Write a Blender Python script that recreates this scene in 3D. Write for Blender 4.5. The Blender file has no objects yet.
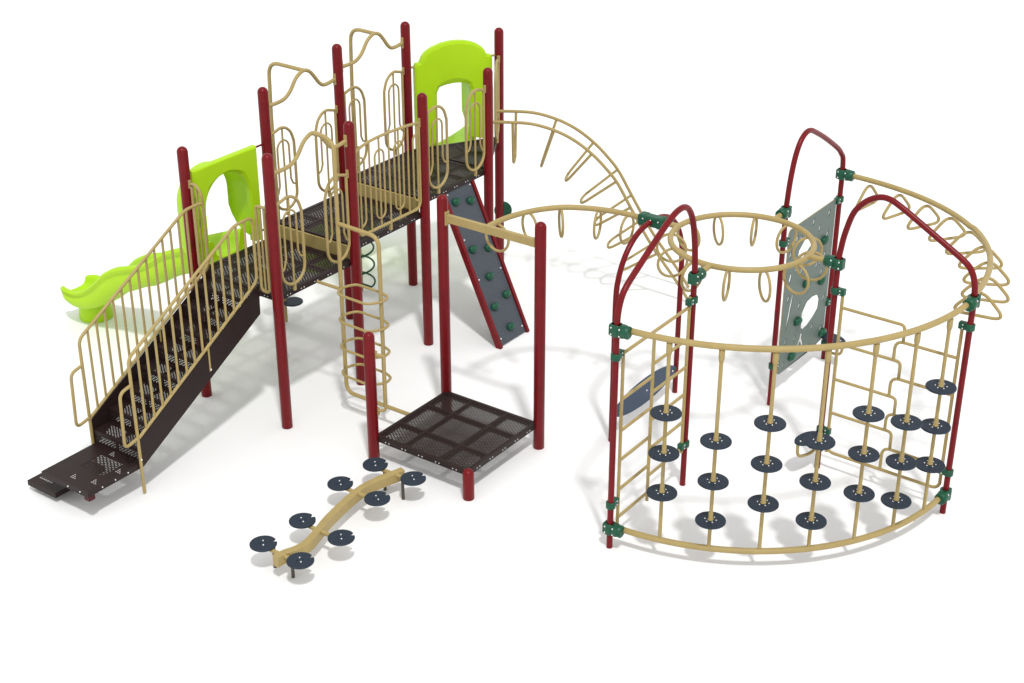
import bpy, bmesh, math
from mathutils import Vector, Matrix
PI = math.pi
SC = bpy.context.scene
COL = SC.collection
S = 1.22                      # spacing of the tower posts

# ------------------------------------------------------------------ materials
def paint(name, col, rough=.38, spec=.5, bump=.0, var=.10, scale=9.0, coat=0.0):
    m = bpy.data.materials.new(name); m.use_nodes = True
    nt = m.node_tree; b = nt.nodes['Principled BSDF']
    tc = nt.nodes.new('ShaderNodeTexCoord')
    nz = nt.nodes.new('ShaderNodeTexNoise'); nz.inputs['Scale'].default_value = scale; nz.inputs['Detail'].default_value = 5
    nt.links.new(tc.outputs['Object'], nz.inputs['Vector'])
    cr = nt.nodes.new('ShaderNodeValToRGB')
    lo = [max(0, c*(1-var)) for c in col]; hi = [min(1, c*(1+var)) for c in col]
    cr.color_ramp.elements[0].position = .3; cr.color_ramp.elements[1].position = .7
    cr.color_ramp.elements[0].color = (*lo, 1); cr.color_ramp.elements[1].color = (*hi, 1)
    nt.links.new(nz.outputs['Fac'], cr.inputs['Fac'])
    nt.links.new(cr.outputs['Color'], b.inputs['Base Color'])
    mr = nt.nodes.new('ShaderNodeMapRange'); mr.inputs['To Min'].default_value = rough*.88; mr.inputs['To Max'].default_value = rough*1.12
    nt.links.new(nz.outputs['Fac'], mr.inputs['Value']); nt.links.new(mr.outputs['Result'], b.inputs['Roughness'])
    b.inputs['Specular IOR Level'].default_value = spec
    b.inputs['Coat Weight'].default_value = coat
    if bump:
        n2 = nt.nodes.new('ShaderNodeTexNoise'); n2.inputs['Scale'].default_value = 220; n2.inputs['Detail'].default_value = 2
        nt.links.new(tc.outputs['Object'], n2.inputs['Vector'])
        bp = nt.nodes.new('ShaderNodeBump'); bp.inputs['Strength'].default_value = bump; bp.inputs['Distance'].default_value = .003
        nt.links.new(n2.outputs['Fac'], bp.inputs['Height']); nt.links.new(bp.outputs['Normal'], b.inputs['Normal'])
    return m
RED = paint('red_powder_coat', (.16, .0065, .0095), .30, .18, .05)
TAN = paint('tan_powder_coat', (.375, .283, .113), .40, .22, .05, .06)
BROWN = paint('brown_vinyl_coat', (.019, .0095, .009), .5, .25, .12)
LIME = paint('lime_plastic', (.40, .66, .004), .42, .3, .0, .03, 3)
NAVY = paint('navy_rubber', (.020, .031, .048), .55, .25, .25, .25, 60)
GREEN = paint('green_cast_metal', (.008, .078, .040), .36, .3, .12, .2, 40)
SLATE = paint('slate_board', (.055, .066, .082), .5, .4, .15, .15, 50)
SAGE = paint('sage_board', (.108, .145, .125), .5, .4, .08, .06, 12)
BLUEP = paint('dark_blue_board', (.03, .055, .10), .5, .4, .1, .1, 20)
STEEL = paint('bolt_steel', (.75, .75, .75), .3, .6)
DKPOST = paint('dark_galvanised', (.07, .065, .05), .5, .4)
GROUND = paint('white_surface', (.88, .88, .88), .9, .0, .0, .006, .6)

# ------------------------------------------------------------------ mesh builder
class MB:
    def __init__(s): s.v, s.f, s.m, s.sm = [], [], [], []
    def add(s, vs, fs, mat=0, smooth=False):
        o = len(s.v); s.v += [tuple(v) for v in vs]
        for f in fs:
            s.f.append(tuple(i+o for i in f)); s.m.append(mat); s.sm.append(smooth)
        return s
    def box(s, c, d, mat=0, rot=None, bev=0.0):
        c = Vector(c); hx, hy, hz = d[0]/2, d[1]/2, d[2]/2
        bm = bmesh.new(); bmesh.ops.create_cube(bm, size=1)
        for v in bm.verts: v.co = Vector((v.co.x*d[0], v.co.y*d[1], v.co.z*d[2]))
        if bev: bmesh.ops.bevel(bm, geom=bm.edges[:], offset=bev, segments=2, affect='EDGES', profile=.5)
        R = rot if rot else Matrix.Identity(3)
        bm.verts.index_update()
        s.add([c + R @ v.co for v in bm.verts], [[v.index for v in f.verts] for f in bm.faces], mat, bool(bev) and False)
        bm.free(); return s
    def tube(s, pts, r, n=12, closed=False, mat=0, rr=None, cap=True):
        P = [Vector(p) for p in pts]; N = len(P)
        T = []
        for i in range(N):
            if closed: t = P[(i+1) % N] - P[i-1]
            else: t = P[min(i+1, N-1)] - P[max(i-1, 0)]
            T.append(t.normalized())
        a = Vector((0, 0, 1)) if abs(T[0].z) < .9 else Vector((1, 0, 0))
        u = T[0].cross(a).normalized(); fr = []
        for i in range(N):
            u = (u - T[i]*u.dot(T[i]))
            u = u.normalized() if u.length > 1e-6 else T[i].orthogonal().normalized()
            fr.append((u.copy(), T[i].cross(u)))
        vs, fs = [], []
        for i in range(N):
            ri = rr[i] if rr else r
            sc = 1.0
            for k in range(n):
                w = 2*PI*k/n
                vs.append(P[i] + (fr[i][0]*math.cos(w) + fr[i][1]*math.sin(w))*ri)
        M = N if closed else N-1
        off = 0
        if closed:  # find best twist match
            best = 1e9
            for o in range(n):
                dd = (vs[(N-1)*n] + (T[-1]*0) - vs[o]).length
                if dd < best: best, off = dd, o
        for i in range(M):
            j = (i+1) % N; o = off if (closed and j == 0) else 0
            for k in range(n):
                fs.append((i*n+k, i*n+(k+1) % n, j*n+(k+1+o) % n, j*n+(k+o) % n))
        s.add(vs, fs, mat, True)
        if not closed and cap:
            s.add(vs[:n], [tuple(range(n-1, -1, -1))], mat, False)
            s.add(vs[-n:], [tuple(range(n))], mat, False)
        return s
    def lathe(s, c, prof, n=24, mat=0, axis=None, smooth=True):
        # prof: list of (r, h) along axis from c
        ax = Vector(axis).normalized() if axis is not None else Vector((0, 0, 1))
        u = ax.orthogonal().normalized() if abs(ax.z) < .999 else Vector((1, 0, 0)); w = ax.cross(u)
        c = Vector(c); vs, fs = [], []
        for r, h in prof:
            for k in range(n):
                a = 2*PI*k/n; vs.append(c + ax*h + (u*math.cos(a) + w*math.sin(a))*max(r, 1e-5))
        for i in range(len(prof)-1):
            for k in range(n):
                fs.append((i*n+k, i*n+(k+1) % n, (i+1)*n+(k+1) % n, (i+1)*n+k))
        s.add(vs, fs, mat, smooth)
        s.add(vs[:n], [tuple(range(n-1, -1, -1))], mat, False); s.add(vs[-n:], [tuple(range(n))], mat, False)
        return s
    def ball(s, c, r, mat=0, n=8, sc=(1, 1, 1)):
        prof = [(r*math.sin(PI*i/6), -r*math.cos(PI*i/6)) for i in range(7)]
        o = len(s.v); s.lathe((0, 0, 0), prof, n, mat)
        for i in range(o, len(s.v)):
            v = s.v[i]; s.v[i] = (c[0]+v[0]*sc[0], c[1]+v[1]*sc[1], c[2]+v[2]*sc[2])
        return s
    def loft(s, rings, mat=0, closed=True, smooth=True, caps=True):
        n = len(rings[0]); vs = [p for r in rings for p in r]; fs = []
        for i in range(len(rings)-1):
            for k in range(n if closed else n-1):
                fs.append((i*n+k, i*n+(k+1) % n, (i+1)*n+(k+1) % n, (i+1)*n+k))
        s.add(vs, fs, mat, smooth)
        if caps and closed:
            s.add(rings[0], [tuple(range(n-1, -1, -1))], mat, False); s.add(rings[-1], [tuple(range(n))], mat, False)
        return s
    def xf(s, M):
        s.v = [tuple(M @ Vector(v)) for v in s.v]; return s
    def build(s, name, mats, parent=None, local=False):
        if not isinstance(mats, (list, tuple)): mats = [mats]
        me = bpy.data.meshes.new(name)
        o0 = Vector((0, 0, 0)) if local else root_loc(parent)
        me.from_pydata([tuple(Vector(v) - o0) for v in s.v], [], s.f)
        for m in mats: me.materials.append(m)
        me.polygons.foreach_set('material_index', s.m)
        me.polygons.foreach_set('use_smooth', s.sm)
        bm = bmesh.new(); bm.from_mesh(me); bmesh.ops.recalc_face_normals(bm, faces=bm.faces[:]); bm.to_mesh(me); bm.free()
        ob = bpy.data.objects.new(name, me); COL.objects.link(ob)
        if parent: ob.parent = parent
        return ob
def root_loc(o):
    while o is not None and o.parent is not None: o = o.parent
    return Vector(o.location) if o is not None else Vector((0, 0, 0))
def thing(name, label, cat, loc, group=None):
    o = bpy.data.objects.new(name, None); COL.objects.link(o); o.location = loc; o.empty_display_size = .1
    o['label'] = label; o['category'] = cat
    if group: o['group'] = group
    return o
def dup(o, parent, loc, rz=0):
    c = o.copy(); COL.objects.link(c); c.parent = parent; c.location = loc; c.rotation_euler = (0, 0, rz)
    for ch in list(o.children):
        d = ch.copy(); COL.objects.link(d); d.parent = c
    return c

# ------------------------------------------------------------------ path helpers
def fil(pts, r, n=6, closed=False):
    P = [Vector(p) for p in pts]; out = []; N = len(P)
    for i in range(N):
        if not closed and i in (0, N-1): out.append(P[i]); continue
        a, b, c = P[i-1], P[i], P[(i+1) % N]
        d1, d2 = (a-b), (c-b); l = min(r, d1.length*.49, d2.length*.49)
        p, q = b + d1.normalized()*l, b + d2.normalized()*l
        for k in range(n+1):
            t = k/n; out.append(p*(1-t)**2 + b*2*t*(1-t) + q*t*t)
    return out
def spl(pts, n=6):
    P = [Vector(p) for p in pts]; out = []
    for i in range(len(P)-1):
        p0 = P[max(i-1, 0)]; p1 = P[i]; p2 = P[i+1]; p3 = P[min(i+2, len(P)-1)]
        for k in range(n):
            t = k/n
            out.append(.5*((2*p1) + (p2-p0)*t + (2*p0-5*p1+4*p2-p3)*t*t + (3*p1-p0-3*p2+p3)*t**3))
    out.append(P[-1]); return out
def arc(cx, cy, z, R, a0, a1, n=48):
    return [(cx+R*math.cos(a0+(a1-a0)*i/n), cy+R*math.sin(a0+(a1-a0)*i/n), z) for i in range(n+1)]
def lerp(tab, x):
    for (a, b), (c, d) in zip(tab, tab[1:]):
        if x <= c: 
            t = (x-a)/(c-a); t = max(0, min(1, t)); return b+(d-b)*t
    return tab[-1][1]
def smooth_tab(tab):
    p = spl([(a, b, 0) for a, b in tab], 8); return [(v.x, v.y) for v in p]

# ------------------------------------------------------------------ setting
g = MB().add([(-60, -60, 0), (60, -60, 0), (60, 60, 0), (-60, 60, 0)], [(0, 1, 2, 3)]).build('ground', GROUND)
g['kind'] = 'structure'

# ------------------------------------------------------------------ perforated sheets and decks
def perf(mb, x0, x1, y0, y1, z, px=.025, py=.037, hx=.58, hy=.72, clip=None):
    nx = max(1, round((x1-x0)/px)); ny = max(1, round((y1-y0)/py)); px = (x1-x0)/nx; py = (y1-y0)/ny
    vs, fs = [], []
    for i in range(nx):
        for j in range(ny):
            sh = (py/2 if i % 2 else 0)
            cx, cy = x0+px*(i+.5), y0+py*(j+.5)+sh
            a, b, c, d = cx-px/2, cx+px/2, cy-py/2, cy+py/2
            if i % 2 and j == ny-1: d = y1; cy = (c+d)/2
            if clip and not all(clip(*q) for q in ((a, c), (b, c), (b, d), (a, d))): continue
            ox, oy = px*hx/2, (d-c)*hy/2
            o = len(vs)
            vs += [(a, c, z), (b, c, z), (b, d, z), (a, d, z),
                   (cx-ox, cy-oy*.6, z), (cx, cy-oy, z), (cx+ox, cy-oy*.6, z), (cx+ox, cy+oy*.6, z), (cx, cy+oy, z), (cx-ox, cy+oy*.6, z)]
            fs += [(o, o+1, o+6, o+5, o+4), (o+1, o+2, o+7, o+6), (o+2, o+3, o+9, o+8, o+7), (o+3, o, o+4, o+9)]
        if i % 2: # fill the half cell at the start of a shifted column
            a, b = x0+px*i, x0+px*(i+1)
            q = [(a, y0, z), (b, y0, z), (b, y0+py/2, z), (a, y0+py/2, z)]
            if not clip or all(clip(v[0], v[1]) for v in q):
                o = len(vs); vs += q; fs.append((o, o+1, o+2, o+3))
    mb.add(vs, fs); return mb
def solidify(o, t=.006):
    m = o.modifiers.new('thickness', 'SOLIDIFY'); m.thickness = t; m.offset = 0; return o
def bolts_line(mb, a, b, n, r=.009, mat=1, group=True):
    a, b = Vector(a), Vector(b)
    for k in range(n):
        t = (k+.5)/n
        for e in ((-.022, .022) if group else (0,)):
            mb.ball(a+(b-a)*t+(b-a).normalized()*e, r, mat, 6)
def square_deck(parent, x0, x1, y0, y1, z, name='deck'):
    mb = MB(); w = .045; h = .062; zc = z-h/2
    mb.box(((x0+x1)/2, y0+w/2, zc), (x1-x0, w, h), 0, None, .004); mb.box(((x0+x1)/2, y1-w/2, zc), (x1-x0, w, h), 0, None, .004)
    mb.box((x0+w/2, (y0+y1)/2, zc), (w, y1-y0-2*w, h)); mb.box((x1-w/2, (y0+y1)/2, zc), (w, y1-y0-2*w, h))
    L, W = x1-x0, y1-y0
    for t in (.305, .695):
        mb.box((x0+L*t, (y0+y1)/2, z-.026), (.034, W-2*w, .050)); 
        for a, b in ((w, W*.305-.017), (W*.305+.017, W*.695-.017), (W*.695+.017, W-w)):
            pass
    for t in (.305, .695):
        for a, b in ((w, L*.305-.017), (L*.305+.017, L*.695-.017), (L*.695+.017, L-w)):
            mb.box((x0+(a+b)/2, y0+W*t, z-.026), (b-a, .034, .050))
    for yy in (y0-.002, y1+.002): bolts_line(mb, (x0+.06, yy, z-.034), (x1-.06, yy, z-.034), 5, .0062)
    for xx in (x0-.002, x1+.002): bolts_line(mb, (xx, y0+.06, z-.034), (xx, y1-.06, z-.034), 5, .0062)
    d = mb.build(name, [BROWN, STEEL], parent)
    p = MB(); perf(p, x0+w, x1-w, y0+w, y1-w, z-.008)
    solidify(p.build('perforated_sheet', BROWN, d))
    return d

# ------------------------------------------------------------------ posts
def post(parent, x, y, h, r=.0585, mat=RED):
    prof = [(r*.94, 0), (r, .008), (r, h-r)] + [(r*math.cos(a), h-r+r*math.sin(a)) for a in [PI/2*i/6 for i in range(1, 7)]]
    return MB().lathe((x, y, 0), prof, 24).build('post', mat, parent)

# ------------------------------------------------------------------ guard hoops
def guard_hoop(parent, p, d, zd, w0=.085, w1=.43, top=1.04, bot=.075, foot=True, small=False):
    p = Vector((p[0], p[1], 0)); d = Vector((d[0], d[1], 0)).normalized()
    def q(s, z): return p + d*s + Vector((0, 0, zd+z))
    wm = (w0+w1)/2; hw = (w1-w0)/2
    pts = [q(w0, bot+hw+.02)]
    pts = [q(wm - hw*math.cos(a), bot+hw-hw*math.sin(a)) for a in [PI*i/12 for i in range(13)]]      # bottom half circle, left to right
    up = [q(w1, top-.26), q(w1-.012, top-.17), q(w1-.05, top-.08), q(w1-.12, top-.02), q(w1-.20, top), q(w0+.08, top-.015), q(w0-.03, top-.045)]
    mb = MB(); mb.tube([q(w0, top-.03)] + pts + spl([pts[-1]] + up, 4)[1:], .0165, 10)
    mb.box(q(.058, top-.03), (.03, .03, .09), 0, None, .003)
    if foot: mb.box(q(wm, bot-.035), (.03, .03, .085), 0, None, .003)
    o = mb.build('guard_hoop', TAN, parent)
    a, b = w0+.075, w1-.085; m2 = (a+b)/2; h2 = (b-a)/2; t2 = top-.15
    inn = [q(w0+.018, bot+.19), q(a-.03, bot+.215), q(a, bot+.30)] + [q(m2-h2*math.cos(k), t2-h2+h2*math.sin(k)) for k in [PI*i/10 for i in range(11)]] + [q(b, bot+.34), q(b+.03, bot+.275), q(w1-.018, bot+.26)]
    MB().tube(inn, .0115, 8).build('inner_loop', TAN, o)
    MB().tube([q(wm, bot), q(m2, t2), q(m2, top-.012)], .0115, 8).build('centre_bar', TAN, o)
    return o

def topper(parent, p, d, L, z0):
    p = Vector((p[0], p[1], 0)); d = Vector((d[0], d[1], 0)).normalized()
    prof = [(.05, .0), (.17, .0), (.265, .015), (.345, .075), (.42, .185), (.48, .235), (.54, .255), (.61, .225), (.67, .15), (.73, .06), (.785, .015), (.86, .012), (.95, .03)]
    P = [p + d*(s*L) + Vector((0, 0, z0+h)) for s, h in prof]
    mb = MB(); mb.tube(spl(P, 4), .0215, 12)
    for s, h in ((.05, .0), (.95, .03)): mb.box(p + d*(s*L) + Vector((0, 0, z0+h)), (.032, .032, .13), 0, None, .003)
    o = mb.build('arch_rail', TAN, parent)
    return p + d*(.54*L) + Vector((0, 0, z0+.255))

# ================================================================== MAIN TOWER
D1, D2, D3 = 1.525, 1.677, 1.83
PX = {'A': (0, 0), 'C': (S, 0), 'B': (0, S), 'E': (S, S), 'D': (0, 2*S), 'G': (S, 2*S), 'F': (0, 3*S), 'I': (S, 3*S), 'H': (.5*S, 3.866*S)}
HT = {'A': 2.92, 'C': 3.10, 'B': 3.245, 'E': 3.10, 'D': 3.44, 'G': 3.09, 'F': 3.43, 'H': 3.22, 'I': 3.08}
tower = thing('play_tower', 'tall play tower of red posts carrying three stepped brown decks between tan guard hoops', 'play tower', (.61, 1.83, 0))
for k in 'ACBEDGFIH': post(tower, *PX[k], HT[k])
square_deck(tower, .025, 1.195, .025, 1.195, D1)
square_deck(tower, .025, 1.195, S+.025, 2*S-.025, D2)
square_deck(tower, .025, 1.195, 2*S+.025, 3*S-.025, D3)
# triangular deck
F_, I_, H_ = (Vector((*PX[k], 0)) for k in 'FIH')
def tri_deck():
    z = D3; cen = (F_+I_+H_)/3
    c = [cen + (v-cen)*.96 for v in (F_, I_, H_)]
    mb = MB()
    for i in range(3):
        a, b = c[i], c[(i+1) % 3]; t = (b-a).normalized(); n = Vector((-t.y, t.x, 0))
        if n.dot(cen-a) < 0: n = -n
        ai, bi = a+n*.045+t*.078, b+n*.045-t*.078
        top = [a, b, bi, ai]
        mb.add([Vector((v.x, v.y, z)) for v in top] + [Vector((v.x, v.y, z-.062)) for v in top],
               [(0, 1, 2, 3), (7, 6, 5, 4), (0, 4, 5, 1), (1, 5, 6, 2), (2, 6, 7, 3), (3, 7, 4, 0)])
    m = [(c[i]+c[(i+1) % 3])/2 for i in range(3)]
    for i in range(3):
        a = m[i]; b = cen; t = (b-a).normalized(); n = Vector((-t.y, t.x, 0))*.017
        a = a + t*.046
        top = [a-n, b-n, b+n, a+n]
        mb.add([Vector((v.x, v.y, z-.001)) for v in top] + [Vector((v.x, v.y, z-.05)) for v in top],
               [(0, 1, 2, 3), (7, 6, 5, 4), (0, 4, 5, 1), (1, 5, 6, 2), (2, 6, 7, 3), (3, 7, 4, 0)])
    d = mb.build('deck', BROWN, tower)
    cc = [cen + (v-cen)*.90 for v in (F_, I_, H_)]
    def inside(x, y):
        s = []
        for i in range(3):
            a, b = cc[i], cc[(i+1) % 3]; s.append((b.x-a.x)*(y-a.y)-(b.y-a.y)*(x-a.x))
        return all(v >= 0 for v in s) or all(v <= 0 for v in s)
    p = MB(); perf(p, .03, 1.19, 3*S+.01, 4.68, z-.008, clip=inside)
    solidify(p.build('perforated_sheet', BROWN, d))
tri_deck()
for y, za in ((S, D1), (2*S, D2)):
    MB().box((.61, y, za+.045), (1.04, .022, .19), 0, None, .003).build('riser_panel', TAN, tower)
# guard hoops on the open sides
HOOPS = [('B', 'D', D2), ('D', 'B', D2), ('D', 'F', D3), ('F', 'D', D3), ('C', 'E', D1), ('E', 'C', D1), ('G', 'I', D3), ('I', 'G', D3), ('I', 'H', D3), ('H', 'I', D3)]
for a, b, z in HOOPS:
    a, b = Vector(PX[a]), Vector(PX[b]); guard_hoop(tower, a, b-a, z)
# full width barrier between two front posts
def barrier():
    z = D2; x = S
    top = spl([(x, S+.06, z+1.03), (x, S+.16, z+1.085), (x, S+.35, z+1.115), (x, 1.83, z+1.122), (x, 2.15, z+1.11), (x, 2*S-.05, z+1.085)], 5)
    low = fil([(x, S+.075, z+1.05), (x, S+.075, z+.085), (x, 2*S-.075, z+.085), (x, 2*S-.075, z+1.08)], .10)
    mb = MB().tube(top, .0165, 10).tube(low, .0165, 10).box((x, S+.06, z+1.03), (.03, .03, .10)).box((x, 2*S-.058, z+1.09), (.03, .03, .10)).box((x, 1.83, z+.04), (.03, .03, .09))
    o = mb.build('guard_barrier', TAN, tower)
    ys = [1.355+.163*k for k in range(7)]
    for k, y in enumerate(ys):
        MB().tube([(x, y, z+.09), (x, y, z+1.105)], .011, 8).build('bar', TAN, o)
        if k in (2, 4):
            h = .075
            loop = [(x, y-h*math.cos(a), z+.26-h*math.sin(a)) for a in [PI*i/10 for i in range(11)]] + [(x, y+h*math.cos(a), z+.90+h*math.sin(a)) for a in [PI*i/10 for i in range(11)]]
            MB().tube(loop, .011, 8, closed=True).build('loop_bar', TAN, o)
    for y, sg in ((ys[0], 1), (ys[6], -1)):
        h = .075
        half = [(x, y, z+.185)] + [(x, y+sg*h*math.sin(a), z+.26-h*math.cos(a)) for a in [PI/2*i/6 for i in range(1, 7)]] + [(x, y+sg*h*math.cos(a), z+.90+h*math.sin(a)) for a in [PI/2*i/6 for i in range(7)]]
        MB().tube(half, .011, 8).build('loop_bar', TAN, o)
barrier()
apexCE = topper(tower, PX['C'], (0, 1), S, D1+1.345)
apexBD = topper(tower, PX['B'], (0, 1), S, D2+1.335)
apexDF = topper(tower, PX['D'], (0, 1), S, D3+1.325)
# narrow hoops beside the stair opening
def narrow_hoop(x0, x1, xp, z0, z1):
    path = fil([(xp, 0, z1), (x0 if abs(x0-xp) > abs(x1-xp) else x1, 0, z1), (x0 if abs(x0-xp) > abs(x1-xp) else x1, 0, z0), (x1 if abs(x0-xp) > abs(x1-xp) else x0, 0, z0), (x1 if abs(x0-xp) > abs(x1-xp) else x0, 0, z1-.02)], .05)
    mb = MB().tube(path, .0165, 10).box((xp, 0, z1), (.03, .03, .09))
    o = mb.build('guard_hoop', TAN, tower)
    MB().tube([((x0+x1)/2, 0, z0), ((x0+x1)/2, 0, z1-.02)], .011, 8).build('bar', TAN, o)
narrow_hoop(1.0, 1.115, 1.16, D1+.03, 2.50)
path = spl([(.06, 0, 2.52), (.12, 0, 2.53), (.19, 0, 2.49), (.225, 0, 2.40), (.23, 0, 2.25), (.23, 0, 1.75), (.21, 0, 1.60), (.16, 0, 1.56), (.10, 0, 1.60), (.09, 0, 1.75), (.09, 0, 2.5)], 5)
o = MB().tube(path, .0165, 10).box((.06, 0, 2.52), (.03, .03, .09)).build('guard_hoop', TAN, tower)
MB().tube([(.16, 0, 1.57), (.16, 0, 2.5)], .011, 8).build('bar', TAN, o)

# ================================================================== STAIRS
st = thing('staircase', 'brown perforated steel staircase with tan barred handrails and a transfer step at its foot', 'staircase', (.61, -1.2, 0))
for x in (.28, .985):
    pr = [(-.03, 1.635), (-.04, 1.30), (-1.81, .296), (-1.83, .50), (-1.80, .605)]
    a = [(x-.006, y, z) for y, z in pr]; b = [(x+.006, y, z) for y, z in pr]
    MB().loft([a, b], smooth=False).build('stringer', BROWN, st)
for k in range(1, 9):
    z = .35+.1469*k; y0 = -1.80+.222*(k-1)
    fr = MB().box((.6325, y0+.012, z-.02), (.69, .024, .045)).box((.6325, y0+.226, z-.02), (.69, .02, .04)).box((.303, y0+.12, z-.012), (.03, .19, .02)).box((.962, y0+.12, z-.012), (.03, .19, .02)).box((.6325, y0+.12, z-.012), (.026, .19, .02)).box((.6325, y0+.004, z-.143), (.69, .006, .036)).box((.303, y0+.004, z-.083), (.03, .006, .082)).box((.962, y0+.004, z-.083), (.03, .006, .082)).box((.6325, y0+.004, z-.083), (.026, .006, .082))
    t = fr.build('tread', BROWN, st)
    p = MB(); perf(p, .315, .95, y0+.024, y0+.216, z-.004, .0215, .033, .52, .66); solidify(p.build('perforated_sheet', BROWN, t), .004)
    p = MB(); perf(p, .315, .95, 0, .085, 0, .0215, .0285, .50, .64); p.xf(Matrix(((1, 0, 0, 0), (0, 0, -1, y0+.004), (0, 1, 0, z-.125), (0, 0, 0, 1))))
    solidify(p.build('perforated_riser', BROWN, t), .004)
# transfer platform
X0, X1, Y0, Y1, Z = .30, .97, -2.48, -1.793, .35
lp = MB()
for bx in (((X0+X1)/2, Y0+.02, Z-.03, X1-X0, .04, .06), ((X0+X1)/2, Y1-.02, Z-.03, X1-X0, .04, .06), (X0+.02, (Y0+Y1)/2, Z-.03, .04, Y1-Y0-.08, .06), (X1-.02, (Y0+Y1)/2, Z-.03, .04, Y1-Y0-.08, .06)):
    lp.box(bx[:3], bx[3:])
ya, yb = Y0+.04, Y1-.04
lp.box((.435, (ya+yb)/2, Z-.005), (.19, yb-ya, .01)).box((.89, (ya+yb)/2, Z-.005), (.08, yb-ya, .01)).box((.69, (ya-2.20)/2, Z-.005), (.32, -2.20-ya, .01)).box((.69, (yb-1.92)/2, Z-.005), (.32, yb+1.92, .01))
SL = paint('slot_light', (.45, .43, .42))
for cx, cy in ((.86, -2.33), (.62, -2.38), (.60, -1.875), (.90, -2.06)):
    for i, j in ((0, 0), (1, 0), (2, 0), (0, 1), (1, 1), (0, 2)): lp.box((cx+.026*i, cy+.024*j, Z+.0005), (.010, .015, .003), 2)
bolts_line(lp, (X1+.002, Y0+.1, Z-.03), (X1+.002, Y1-.1, Z-.03), 3, .008, 1, False); bolts_line(lp, (.6, Y0-.002, Z-.03), (.95, Y0-.002, Z-.03), 2, .008, 1, False)
lo = lp.build('transfer_platform', [BROWN, STEEL, SL], st)
pp = MB(); perf(pp, .53, .85, -2.20, -1.92, Z-.004, .026, .040, .58, .70)
solidify(pp.build('perforated_sheet', BROWN, lo), .004)
X0, X1, Y0, Y1, Z = .0, .42, -2.45, -1.82, .122
lp = MB().box(((X0+X1)/2, (Y0+Y1)/2, Z-.004), (X1-X0, Y1-Y0, .008)).box(((X0+X1)/2, Y0+.006, Z-.032), (X1-X0, .012, .048)).box(((X0+X1)/2, Y1-.006, Z-.032), (X1-X0, .012, .048)).box((X0+.006, (Y0+Y1)/2, Z-.032), (.012, Y1-Y0-.024, .048)).box((X1-.006, (Y0+Y1)/2, Z-.032), (.012, Y1-Y0-.024, .048))
for k in range(7):
    for j in range(2): lp.box((.07+.028*k, -2.34+.03*j, Z+.001), (.012, .016, .004), 1)
lp.build('transfer_step', [BROWN, SL], st)
for x, y in ((.93, -2.43), ): MB().box((x, y, .262), (.075, .075, .055), 0, None, .004).build('foot_bracket', paint('dark_maroon_coat', (.06, .008, .01), .45, .2), st)
# handrails
for x, sg in ((.28, -1), (.985, 1)):
    top = fil([(x, -1.815, .02), (x, -1.815, 1.51), (x, -.30, 2.375), (x, -.045, 2.385), (x, -.045, 1.68), (x, -.16, 1.605), (x, -1.80, .635)], .07)
    mb = MB().tube(top, .0165, 10)
    lp_ = fil([(x, -1.815, 1.23), (x, -1.965, 1.20), (x, -1.985, .60), (x, -1.815, .64)], .07); mb.tube(lp_, .0165, 10)
    mb.tube([(x, -.80, 1.22), (x, -.80, .95)], .014, 8); mb.ball((x+sg*.016, -.80, .97), .01, 1); mb.ball((x+sg*.017, -1.815, .40), .01, 1)
    h = mb.build('handrail', [TAN, STEEL], st)
    n = 15
    for k in range(1, n):
        y = -1.815+.118*k
        zt = 1.51+(y+1.815)*.571 if y < -.30 else 2.378
        zb = .628+(y+1.815)*.588
        MB().tube([(x, y, zb), (x, y, zt)], .013, 8).build('baluster', TAN, h)

# ================================================================== SLIDES
def hood_plate(mb, to, W, outer, inner, t=.09):
    # plate in local (s,z) plane, thickness along local depth; ring between outer and inner outlines
    n = len(outer)
    fr = [to(s, 0, z) for s, z in outer]; fi = [to(s, 0, z) for s, z in inner]
    fe = [to(s, -.006, z) for s, z in outer]
    bo = [to(s, t, z) for s, z in outer]; bi = [to(s, t+.02, z) for s, z in inner]
    mid = [to(si*.85+so*.15, 0, zi*.85+zo*.15) for (si, zi), (so, zo) in zip(inner, outer)]
    vs = fr+mid+fi+bi+bo; fs = []
    for a, b in ((0, 1), (1, 2), (2, 3), (3, 4), (4, 0)):
        for k in range(n): fs.append((a*n+k, a*n+(k+1) % n, b*n+(k+1) % n, b*n+k))
    mb.add(vs, fs, 0, False)
def chute(path, width=.54, depth=.30):
    # path: list of (centre Vector xy + rim z, side Vector)
    sec = [(-.27, -.05), (-.27, -.11), (-.262, -.20), (-.22, -.275), (-.12, -.30), (0, -.305), (.12, -.30), (.22, -.275), (.262, -.20), (.27, -.11), (.27, -.05), (.272, .0), (.255, .03), (.225, .03), (.205, 0.0), (.195, -.08), (.17, -.17), (.11, -.225), (0, -.24), (-.11, -.225), (-.17, -.17), (-.195, -.08), (-.205, 0.0), (-.225, .03), (-.255, .03), (-.272, .0)]
    rings = []
    for c, sd in path:
        rings.append([c + sd*(a*width/.54) + Vector((0, 0, b*depth/.30)) for a, b in sec])
    return MB().loft(rings)
def outline_rect_arch(n=40, w=1.0, z0=1.55, z1=2.66, r=.04):
    return None
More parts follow.
